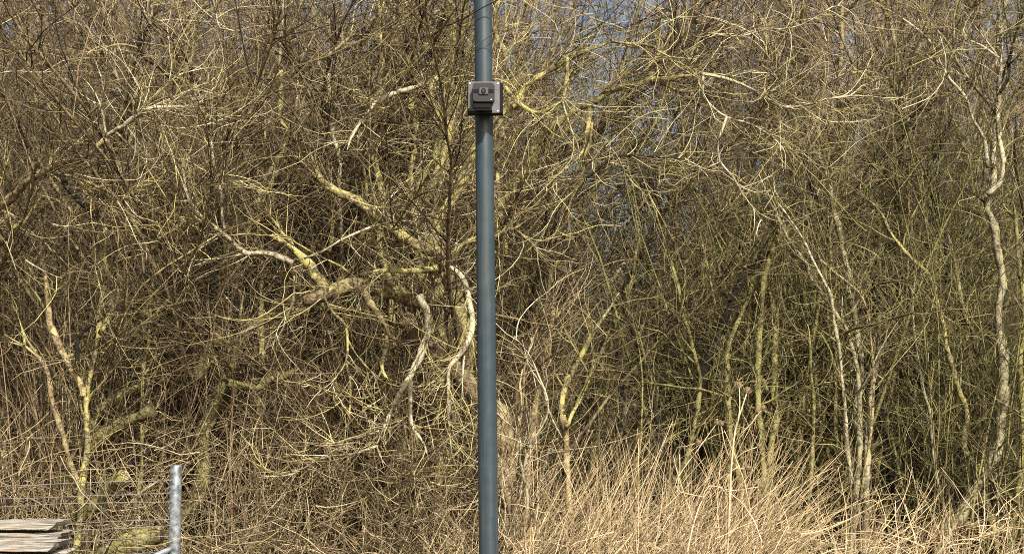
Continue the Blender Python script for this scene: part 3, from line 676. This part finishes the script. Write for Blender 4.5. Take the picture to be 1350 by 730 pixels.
T_ = {o.name: o for o in bpy.data.objects if o.type == 'EMPTY'}
shade_canopy(T_['bough_tree'], -6.2, -3.0, 12, 'brown', 't_brown')
shade_canopy(T_['upright_tree'], -3.2, -.9, 8, 'olive', 't_brown', 12.0, 13.6)
shade_canopy(T_['dark_leaning_tree'], .9, 3.2, 22, 'olive', 't_olive', 11.0, 13.6)
shade_canopy(T_['pale_clump'], 2.6, 4.6, 18, 'olive', 't_olive', 11.2, 13.6)
shade_canopy(T_['birch_tree'], 4.2, 6.4, 14, 'grey', 't_brown', 11.4, 13.4)

# ------------------------------------------------------------------ undergrowth (masses nobody could count)
def scatter(n, u0, u1, Y0, Y1):
    Y = rng.uniform(Y0, Y1, n); u = rng.uniform(u0, u1, n)
    return np.stack([(u - 675) / F * Y, Y, np.zeros(n)], -1)

def clumped(n, per, sg, *a):
    C = scatter(max(8, n // per), *a); return C[rng.integers(0, len(C), n)] + rng.normal(0, 1, (n, 3)) * [sg, sg, 0]

def bramble():
    g = Geo()
    # arching dead stems, left of the post
    B = clumped(650, 8, .07, -120, 700, 9.9, 11.2); n = len(B)
    D = np.stack([rng.normal(0, .6, n), rng.normal(0, .5, n), rng.uniform(.35, 1.1, n)], -1)
    P = walk(B, D, rng.uniform(.8, 1.8, n), 12, .16, .07, -.10); q = taper(rng.uniform(.003, .0055, n), 12, .5); g.tubes(P, q, 4)
    S, sq = sprout(P, q, 3000, L=(.15, .6), N=5, rr=(.0022, .004), ang=(.4, 1.4), wob=.25); g.tubes(S, sq, 3)
    # tangled thin stuff filling up to ~1.2 m
    n = 1700; B = scatter(n, -120, 700, 9.9, 11.5); B[:, 2] = rng.uniform(0, 1, n) ** 1.2 * 1.25
    P = walk(B, rng.normal(size=(n, 3)) * [1, .7, .8], rng.uniform(.25, .9, n), 7, .2, .12, 0); g.tubes(P, taper(rng.uniform(.0026, .005, n), 7, .5), 3)
    tag(g.build('undergrowth', M['bramble']), 'brown tangle of dead bramble and twigs at the foot of the left thicket', 'undergrowth', kind='stuff')
    # upright dead shoots left
    g = Geo(); B = clumped(1300, 12, .10, -150, 640, 10.6, 12.8); n = len(B)
    uu = 675 + F * B[:, 0] / B[:, 1]; mv = (uu > 350) & (uu < 650) & (B[:, 1] < 11.4); B[mv, 1] += .9
    D = np.stack([rng.normal(0, .16, n), rng.normal(0, .16, n), np.ones(n)], -1)
    P = walk(B, D, rng.uniform(1.2, 2.7, n), 9, .09, .03, .01); q = taper(rng.uniform(.0034, .0065, n), 9, .4); g.tubes(P, q, 4)
    S, sq = sprout(P, q, 3500, L=(.15, .6), N=5, rr=(.002, .0036), ang=(.2, .8), wob=.15, up=.05); g.tubes(S, sq, 3)
    tag(g.build('dead_shoots', M['t_shoot']), 'mass of thin upright dead shoots behind the wire fence', 'undergrowth', kind='stuff')
    # low scrub under the right thicket
    g = Geo(); B = clumped(1300, 14, .09, 660, 1480, 12.0, 15.5); n = len(B)
    D = np.stack([rng.normal(0, .3, n), rng.normal(0, .3, n), np.ones(n)], -1)
    P = walk(B, D, rng.uniform(1.2, 3.0, n), 10, .10, .04, .01); q = taper(rng.uniform(.003, .007, n), 10, .35); g.tubes(P, q, 3)
    S, sq = sprout(P, q, 6000, L=(.15, .7), N=5, rr=(.0016, .003), ang=(.3, 1.), wob=.15, up=.03); g.tubes(S, sq, 3)
    tag(g.build('thicket_scrub', M['t_shaded_olive']), 'olive scrub of thin stems filling the shade under the right hand thicket', 'undergrowth', kind='stuff')
bramble()

def grass():
    g = Geo()
    def stalks(n, u0, u1, Y0, Y1, L, lean, r, bend=.05, droop=-.03):
        C = scatter(max(8, n // 9), u0 - 10, u1, Y0, Y1); ci = rng.integers(0, len(C), n); B = C[ci] + rng.normal(0, 1, (n, 3)) * [.05, .05, 0]
        uc = 675 + F * C[:, 0] / C[:, 1]; keep = (uc[ci] < 1215) | (rng.random(n) < .42); B = B[keep]; ci = ci[keep]; n = len(B)
        tilt = rng.normal(lean, .2, len(C))[ci]
        D = np.stack([rng.normal(tilt, .22, n), rng.normal(-.05, .25, n), np.ones(n)], -1)
        P = walk(B, D, rng.uniform(*L, n) * np.where(675 + F * B[:, 0] / B[:, 1] > 990, .8, 1.), 8, .06, bend, droop)
        h = n // 2; g.tubes(P[:h], taper(rng.uniform(*r, h), 8, .3), 3)
        wd = taper(rng.uniform(*r, n - h) * 1.15, 8, .35); g.ribbons(P[h:], wd)
    stalks(950, 655, 1500, 9.6, 12.2, (.65, 1.32), .42, (.0022, .0046))
    stalks(620, 655, 980, 9.8, 12.2, (.9, 1.62), .55, (.0022, .0045))
    stalks(420, 655, 1500, 9.3, 11.5, (.5, .95), .3, (.0028, .005), .1)
    stalks(260, 470, 660, 9.6, 11., (.4, .9), .3, (.0024, .004), .1)
    # fallen, crossing litter
    n = 900; B = scatter(n, 655, 1500, 9.4, 12.6); B[:, 2] = rng.uniform(0, .62, n)
    P = walk(B, np.stack([rng.normal(.3, 1, n), rng.normal(0, .6, n), rng.normal(.3, .5, n)], -1), rng.uniform(.2, .6, n), 5, .12, .15, -.05)
    g.tubes(P, taper(rng.uniform(.0028, .005, n), 5, .5), 3)
    tag(g.build('dry_grass', M['straw']), 'stand of dry straw coloured grass leaning right at the thicket foot', 'grass', kind='stuff')
grass()

# ------------------------------------------------------------------ boxes and lathes for made things
def box_bm(bm, c, s, rot=None, bev=0.):
    import bmesh
    from mathutils import Matrix
    r = bmesh.ops.create_cube(bm, size=1)
    vs_ = r['verts']; bmesh.ops.scale(bm, vec=s, verts=vs_)
    if bev: 
        es = list({e for v in vs_ for e in v.link_edges}); rr_ = bmesh.ops.bevel(bm, geom=es, offset=bev, segments=3, affect='EDGES', profile=.5)
        vs_ = list({v for f in rr_['faces'] for v in f.verts} | {v for v in vs_ if v.is_valid})
    if rot is not None: bmesh.ops.rotate(bm, cent=(0, 0, 0), matrix=rot, verts=vs_)
    bmesh.ops.translate(bm, vec=c, verts=vs_)
    return vs_

def bm_obj(name, bm, mat, parent=None, smooth=False):
    me = bpy.data.meshes.new(name); bm.to_mesh(me); bm.free(); me.materials.append(mat)
    if smooth:
        for p in me.polygons: p.use_smooth = True
    return link(name, me, parent)

def slab(w_, h_, d, rad, y, seg=6):
    """rounded rectangle plate in the XZ plane, front at y, thickness d towards +Y"""
    import bmesh
    bm = bmesh.new(); pts = []
    for cx, cz, a0 in ((w_ / 2 - rad, h_ / 2 - rad, 0), (-w_ / 2 + rad, h_ / 2 - rad, 90), (-w_ / 2 + rad, -h_ / 2 + rad, 180), (w_ / 2 - rad, -h_ / 2 + rad, 270)):
        for k in range(seg + 1):
            a = R(a0 + 90 * k / seg); pts.append((cx + rad * math.cos(a), cz + rad * math.sin(a)))
    f = bm.faces.new([bm.verts.new((x, y, z)) for x, z in pts])
    ex = bmesh.ops.extrude_face_region(bm, geom=[f]); bmesh.ops.translate(bm, vec=(0, d, 0), verts=[v for v in ex['geom'] if isinstance(v, bmesh.types.BMVert)])
    bmesh.ops.recalc_face_normals(bm, faces=bm.faces)
    es = [e for e in bm.edges if all(abs(v.co.y - y) < 1e-6 for v in e.verts)]
    bmesh.ops.bevel(bm, geom=es, offset=min(.003, d * .3), segments=2, affect='EDGES', profile=.5)
    return bm

def simple(name, col, rough=.4, metal=0., spec=.5, noise=None):
    m, n, l, b = new_mat(name); b.inputs['Base Color'].default_value = (*col, 1)
    b.inputs['Roughness'].default_value = rough; b.inputs['Metallic'].default_value = metal; b.inputs['Specular IOR Level'].default_value = spec
    if noise:
        t = n.new('ShaderNodeTexCoord'); q = n.new('ShaderNodeTexNoise'); q.inputs['Scale'].default_value = noise[0]; q.inputs['Detail'].default_value = 5
        l.new(t.outputs['Object'], q.inputs['Vector']); r = ramp(n, [(.35, noise[1]), (.65, col)]); l.new(q.outputs[0], r.inputs[0]); l.new(r.outputs[0], b.inputs['Base Color'])
        mr = n.new('ShaderNodeMapRange'); mr.inputs[3].default_value = rough * .8; mr.inputs[4].default_value = min(1, rough * 1.3)
        l.new(q.outputs[0], mr.inputs[0]); l.new(mr.outputs[0], b.inputs['Roughness'])
    return m

# ------------------------------------------------------------------ metal post
PY = 8.5
top, bot = unp(636.6, 0, PY), unp(644.3, 730, PY)
d = (top - bot) / (top[2] - bot[2])
def axis(z): return bot + d * (z - bot[2])
def prad(z): return .0535 + (.0595 - .0535) * (top[2] - z) / (top[2] - bot[2])
m_post = simple('blue_grey_paint', (.025, .040, .051), .33, 0, .5, (14, (.021, .034, .043)))
def streaks(m):
    n, l = m.node_tree.nodes, m.node_tree.links; b = n['Principled BSDF']; src = b.inputs['Base Color'].links[0].from_socket
    t = n.new('ShaderNodeTexCoord'); mp = n.new('ShaderNodeMapping'); mp.inputs['Scale'].default_value = (40, 40, 1.6); l.new(t.outputs['Object'], mp.inputs[0])
    q = n.new('ShaderNodeTexNoise'); q.inputs['Scale'].default_value = 1; q.inputs['Detail'].default_value = 6; l.new(mp.outputs[0], q.inputs['Vector'])
    r = ramp(n, [(.50, (0, 0, 0)), (.78, (.5, .5, .5))]); l.new(q.outputs[0], r.inputs[0])
    mx = n.new('ShaderNodeMix'); mx.data_type = 'RGBA'; l.new(r.outputs[0], mx.inputs[0]); l.new(src, mx.inputs[6]); mx.inputs[7].default_value = (.075, .08, .065, 1)
    l.new(mx.outputs[2], b.inputs['Base Color'])
streaks(m_post)
base = axis(0); root = empty('metal_post', tuple(map(float, base)))
tag(root, 'tall blue grey painted metal post carrying the camera in front of the thicket', 'post')
zs = np.concatenate([[-.02], np.linspace(.3, 6.2, 40)]); P = np.array([axis(z) for z in zs]) - base
Geo().tubes(P, np.array([prad(z) for z in zs]), 64, cap=True).build('shaft', m_post, root)
Geo().tubes(np.array([axis(6.2), axis(6.23), axis(6.25)]) - base, np.array([.05, .05, .03]), 32, cap=True).build('end_cap', m_post, root)
Geo().tubes(np.array([[0, 0, 0.], [0, 0, .015]]), np.array([.16, .16]), 32, cap=True).build('base_flange', m_post, root)

# ------------------------------------------------------------------ camera on the post
import bmesh
cb = unp(638.0, 128.5, PY - .16); ax = axis(cb[2])
root = empty('security_camera', (float(ax[0]), PY, float(cb[2])))
tag(root, 'small black camera on a square grey plate clamped to the metal post', 'camera')
fx = float(cb[0] - ax[0]); S = .190
m_plate = simple('grey_plate', (.085, .087, .09), .45, .2, .4, (40, (.07, .07, .073)))
m_blk = simple('black_plastic', (.005, .005, .0055), .7, 0, .12)
m_hous = simple('dark_grey_plastic', (.016, .016, .017), .5, 0, .25)
m_lens = simple('lens_glass', (.006, .006, .008), .05, 0, .8)
m_scr = simple('bright_steel', (.7, .7, .7), .35, .2)
y0 = -.162
bm = slab(S, S, .006, .006, y0); bm_obj('mounting_plate', bm, m_plate, root).location = (fx, 0, 0)
bm = bmesh.new(); box_bm(bm, (fx + .007, y0 + .05, -.004), (S + .024, .082, S - .004), None, .006); box_bm(bm, (fx, -.056, 0), (.15, .03, .15), None, .005)
bm_obj('back_box', bm, m_blk, root)
bm = bmesh.new()
for dz in (-.055, .055):
    for k in range(28):
        a0 = k * 2 * math.pi / 28; box_bm(bm, (math.cos(a0) * .064, math.sin(a0) * .064, dz), (.003, .0155, .018), __import__('mathutils').Matrix.Rotation(0, 3, 'Z') if False else None)
bm.free()
for dz in (-.06, .06):
    bm = bmesh.new(); n = 36; rings = []
    for rr_, zz in ((.0605, -.009), (.0645, -.009), (.0645, .009), (.0605, .009)):
        rings.append([bm.verts.new((math.cos(2 * math.pi * k / n) * rr_, math.sin(2 * math.pi * k / n) * rr_, dz + zz)) for k in range(n)])
    for i in range(4):
        A, B = rings[i], rings[(i + 1) % 4]
        for k in range(n): bm.faces.new((A[k], A[(k + 1) % n], B[(k + 1) % n], B[k]))
    bmesh.ops.recalc_face_normals(bm, faces=bm.faces)
    bm_obj('pipe_clamp', bm, m_blk, root)
hz = .019
bm = slab(.130, .116, .056, .020, y0 - .058, 8); hs = bm_obj('housing', bm, m_hous, root); hs.location = (fx - .001, 0, hz)
yf = y0 - .058
bm = slab(.120, .022, .003, .003, -.0025); bm_obj('infrared_window', bm, m_blk, hs).location = (0, yf, .006)
bm = slab(.060, .046, .006, .005, -.006); bz = bm_obj('lens_bezel', bm, m_hous, hs); bz.location = (0, yf, .006)
bm = slab(.050, .037, .003, .004, -.0085); bm_obj('lens_plate', bm, m_plate if False else simple('bezel_face', (.045, .044, .042), .45), hs).location = (0, yf, .006)
def disc(name, r0, yy, dpt, mat, par, loc, inner=0):
    g = Geo(); pts = np.array([[0, yy + dpt, 0], [0, yy, 0.]]) + 1e-5; g.tubes(pts, np.array([r0, r0]), 28, cap=True); o = g.build(name, mat, par); o.location = loc; return o
disc('lens', .0150, -.013, .006, m_blk, hs, (0, yf, .006))
disc('lens_glass', .0095, -.0142, .002, m_lens, hs, (0, yf, .006))
disc('housing_screw', .004, -.006, .006, m_scr, hs, (.046, yf, -.046))  # small bright screw low on the housing front
bm = bmesh.new(); box_bm(bm, (fx - .010, y0 - .024, -.056), (.112, .044, .044), None, .008); box_bm(bm, (fx - .040, y0 - .02, -.084), (.11, .04, .022), None, .005)
bm_obj('cradle', bm, m_blk, root)
bm = bmesh.new(); box_bm(bm, (fx, y0 - .034, -.089), (.10, .066, .012), None, .004); bm_obj('bracket_foot', bm, m_blk, root)
for sx in (-1, 1):
    for sz in (-1, 1):
        disc('screw', .0052, y0 - .004, .005, m_scr, root, (fx + sx * .083, 0, sz * .083))

# ------------------------------------------------------------------ wire fence at lower left
FY = 9.6
m_galv = simple('galvanised_steel', (.21, .23, .25), .45, .3, .4, (26, (.055, .065, .07)))
m_wire = simple('wire', (.24, .24, .225), .4, .6)
fp = unp(232, 612, FY); fr = 15.5 * FY / F / 2
root = empty('wire_fence', (float(fp[0]), FY, 0)); tag(root, 'galvanised stock fence of thin wires ending at a round metal post', 'fence')
off = np.array([fp[0], FY, 0])
fb = unp(232.5, 720, FY)
Geo().tubes(np.array([[0, 0, -.05], [0, 0, .3], [0, 0, fp[2] - .012], [0, 0, fp[2] - .003], [0, 0, fp[2]]]), np.array([fr, fr, fr, fr * .9, fr * .6]), 32, cap=True).build('post', m_galv, root)
a = unp(228, 722, FY - .03) - off; b = unp(190, 738, FY - .05) - off; e = b + (b - a) * 8; e[2] = max(e[2], -.02)
Geo().tubes(np.array([a, b, a + (b - a) * (a[2] / (a[2] - b[2]))]), np.array([.019, .019, .019]), 20, cap=True).build('brace', m_galv, root)
g = Geo()
lines = ['D1 -700,410 -300,395 0,378 300,362 560,352 900,345', 'D1 -700,465 -300,455 0,442 300,432 560,422 900,410', 'D1 -700,500 -300,495 0,484 300,468 560,462 900,455',
         'D1 -300,590 330,575 560,560 900,548', 'D1 -300,620 560,598 900,580', 'D1 -300,680 420,665 560,655 900,635', 'D1 -300,740 500,735 900,715']
for s_ in lines:
    uv = parse(s_); P = np.array([unp(u, v, FY - .035 + rng.normal(0, .004)) for u, v in uv]) - off; P = catmull(P, .12); P += rng.normal(0, .0012, P.shape)
    g.tubes(P, np.full(len(P), .0026), 5)
for x in (-560, -380, -200, -20, 165, 350, 530, 710, 885):
    P = np.array([unp(0 + (x + k * 4) / 3.968, 546 + y / 3.968, FY - .04) for k, y in enumerate((478, 560, 640, 720, 820, 950))]) - off
    P = catmull(P, .06); P += rng.normal(0, .0014, P.shape); g.tubes(P, np.full(len(P), .0018), 5)
g.build('wire_mesh', m_wire, root)

# ------------------------------------------------------------------ weathered boards in front of the fence
def board_mat(name, c1, c2, c3):
    m, n, l, b = new_mat(name)
    t = n.new('ShaderNodeTexCoord'); mp = n.new('ShaderNodeMapping'); mp.inputs['Scale'].default_value = (2.6, 40, 85); l.new(t.outputs['Object'], mp.inputs[0])
    q = n.new('ShaderNodeTexNoise'); q.inputs['Scale'].default_value = 1.6; q.inputs['Detail'].default_value = 8; q.inputs['Roughness'].default_value = .7; l.new(mp.outputs[0], q.inputs['Vector'])
    r = ramp(n, [(.36, c3), (.47, c1), (.60, c2)]); l.new(q.outputs[0], r.inputs[0])
    q2 = n.new('ShaderNodeTexNoise'); q2.inputs['Scale'].default_value = 7; q2.inputs['Detail'].default_value = 4; l.new(t.outputs['Object'], q2.inputs['Vector'])
    r2 = ramp(n, [(.62, (0, 0, 0)), (.76, (1, 1, 1))]); l.new(q2.outputs[0], r2.inputs[0])
    mx = n.new('ShaderNodeMix'); mx.data_type = 'RGBA'; l.new(r2.outputs[0], mx.inputs[0]); l.new(r.outputs[0], mx.inputs[6]); mx.inputs[7].default_value = (.30, .17, .08, 1)
    l.new(mx.outputs[2], b.inputs['Base Color']); b.inputs['Roughness'].default_value = .9
    bp = n.new('ShaderNodeBump'); bp.inputs['Strength'].default_value = .7; bp.inputs['Distance'].default_value = .006; l.new(q.outputs[0], bp.inputs['Height']); l.new(bp.outputs[0], b.inputs['Normal'])
    return m
mb = board_mat('weathered_wood', (.16, .145, .12), (.34, .32, .28), (.03, .026, .02))
def board(label, u0, u1, v, h_px, Y, dep, tilt, ragged=True):
    """long plank, its long face to the viewer"""
    v = v + 6; c0 = unp(u0, v, Y); c1 = unp(u1, v, Y); L = c1[0] - c0[0]; h = h_px * Y / F
    nx, ny, nz = 46, 4, 3; bm = bmesh.new()
    def P(i, j, k):
        x = i / (nx - 1) * L; 
        wv = .003 * math.sin(x * 5 + v) + .001 * math.sin(x * 31 + v * 2)
        fray = (math.sin(k * 5.1 + v) * .03 + math.sin(j * 3.3 + v) * .02) if (i == nx - 1 and ragged) else 0
        return (x + fray, (j / (ny - 1) - .5) * dep + .003 * math.sin(x * 17 + k), (k / (nz - 1) - .5) * h + wv + .001 * math.sin(x * 47 + j * 2))
    V = {}
    for i in range(nx):
        for j in range(ny):
            for k in range(nz):
                if i in (0, nx - 1) or j in (0, ny - 1) or k in (0, nz - 1): V[i, j, k] = bm.verts.new(P(i, j, k))
    for i in range(nx - 1):
        for j in range(ny - 1):
            for k in (0, nz - 1): bm.faces.new((V[i, j, k], V[i + 1, j, k], V[i + 1, j + 1, k], V[i, j + 1, k]))
        for k in range(nz - 1):
            for j in (0, ny - 1): bm.faces.new((V[i, j, k], V[i + 1, j, k], V[i + 1, j, k + 1], V[i, j, k + 1]))
    for j in range(ny - 1):
        for k in range(nz - 1):
            for i in (0, nx - 1): bm.faces.new((V[i, j, k], V[i, j + 1, k], V[i, j + 1, k + 1], V[i, j, k + 1]))
    bmesh.ops.recalc_face_normals(bm, faces=bm.faces)
    o = bm_obj('weathered_board', bm, mb); o.location = tuple(map(float, c0)); o.rotation_euler = (0, -tilt, 0)
    tag(o, label, 'board', 'weathered boards stacked at lower left')
board('topmost grey weathered board with a dark front edge in the stack by the fence', -160, 78, 689, 9, 9.2, .22, R(1.2))
board('short rust stained board second from the top, its frayed end longest', -160, 92, 697, 4.5, 9.22, .2, R(.3))
board('thin pale board third from the top of the weathered stack', -160, 88, 704, 5.5, 9.2, .22, R(.5))
board('wide rust orange stained board in the middle of the weathered stack', -160, 75, 714, 11, 9.17, .22, R(.4))
board('dark short board end poking out below the rust stained board', 20, 88, 719.5, 5, 9.25, .16, R(.2))
board('lowest pale board of the weathered stack at the picture edge', -160, 72, 727, 9, 9.2, .24, R(.3))
board('board in the weathered stack lying just under the lowest pale one', -160, 76, 738, 10, 9.2, .24, R(0))
def sup():
    c0 = unp(20, 745, 9.2)
    for k, u in enumerate((-120, 40)):
        c = unp(u, 745, 9.2); bm = bmesh.new(); h = c[2]; box_bm(bm, (0, 0, h / 2), (.12, .2, h), None, .006)
        o = bm_obj('timber_block', bm, mb); o.location = (float(c[0]), 9.2, 0); tag(o, 'timber block under the stack of weathered boards', 'block', 'blocks under the boards')
sup()

# ------------------------------------------------------------------ teasels
m_head = simple('teasel_head', (.14, .095, .06), .9, 0, .1, (80, (.26, .19, .125)))
m_stalk = simple('teasel_stalk', (.48, .39, .25), .7, 0, .2, (30, (.32, .24, .14)))
def teasel(label, stem, heads):
    """stem trace, then (branch trace ending at its head, length px)"""
    P, r = limb_curve(stem, 3., 1.9, 9.7, 9.6, True); b = P[0].copy(); b[2] = 0
    root = empty('teasel', tuple(map(float, b))); tag(root, label, 'teasel', 'dead teasels in the dry grass')
    Geo().tubes(P - b, r, 6, cap=True).build('stem', m_stalk, root)
    for tr, hl in heads:
        if tr:
            Q, q = limb_curve(tr, 1.7, 1.2, 9.64, 9.6 + rng.normal(0, .05)); Geo().tubes(Q - b, q, 5, cap=True).build('side_stem', m_stalk, root)
        else: Q = P
        e = Q[-1] - b; dd = nrm(Q[-1] - Q[-3]); L = hl * .85 * 9.8 / F
        t = np.linspace(0, 1, 9); prof = np.sqrt(np.clip(np.sin(t * math.pi), 0.02, 1)) * L * .36
        g = Geo().tubes(e + dd * t[:, None] * L, prof, 14, cap=True)
        # bristles
        k = 150; tt = rng.uniform(.08, .95, k); pr = nrm(np.cross(np.tile(dd, (k, 1)), rng.normal(size=(k, 3))))
        base_ = e + dd * (tt * L)[:, None] + pr * np.interp(tt, t, prof)[:, None]
        B = np.stack([base_, base_ + (pr * .7 + dd * .35) * L * .22], 1); g.tubes(B, np.tile([.0011, .0004], (k, 1)), 3)
        # bracts
        k = 7; an = np.arange(k) * 6.283 / k; u_ = nrm(np.cross(dd, [0, 1, .2])); v_ = np.cross(dd, u_)
        rd = np.cos(an)[:, None] * u_ + np.sin(an)[:, None] * v_
        tl = np.linspace(0, 1, 5)[None, :, None]; Bc = e + rd[:, None] * tl * L * .75 + dd * (tl ** 2) * L * .8
        hd = g.build('seed_head', m_head, root)
        Geo().tubes(Bc, np.tile([.0013, .0012, .001, .0008, .0004], (k, 1)), 3).build('bracts', m_stalk, hd)
def tz(x, y): return f'{(x - 1010) * 3.968:.0f},{(y - 546) * 3.968:.0f}'
def tr_(*p): return 'D4 ' + ' '.join(tz(*q) for q in p)
teasel('tallest dead teasel with heads fanning out on both sides above the dry grass', tr_((958, 735), (962, 665), (964, 620), (969, 570), (977, 540), (984, 519)), [
    (None, 11), (tr_((971, 565), (975, 540), (974.5, 511)), 10), (tr_((974, 574), (990, 558), (1004, 540)), 9), (tr_((975, 577), (992, 555), (998, 545)), 8),
    (tr_((965, 610), (980, 596), (998, 589)), 9), (tr_((963, 608), (955, 585), (951, 561)), 8), (tr_((962, 620), (972, 618), (982, 617)), 10)])
teasel('lower dead teasel with bowed stems left of the tallest one', tr_((905, 735), (915, 690), (928, 655), (946, 633), (975, 613)), [
    (tr_((925, 660), (935, 640), (965, 646), (1000, 641)), 8), (tr_((915, 690), (888, 600), (905, 588), (917, 584)), 9), (tr_((928, 655), (890, 640), (925, 585), (943, 560)), 8)])
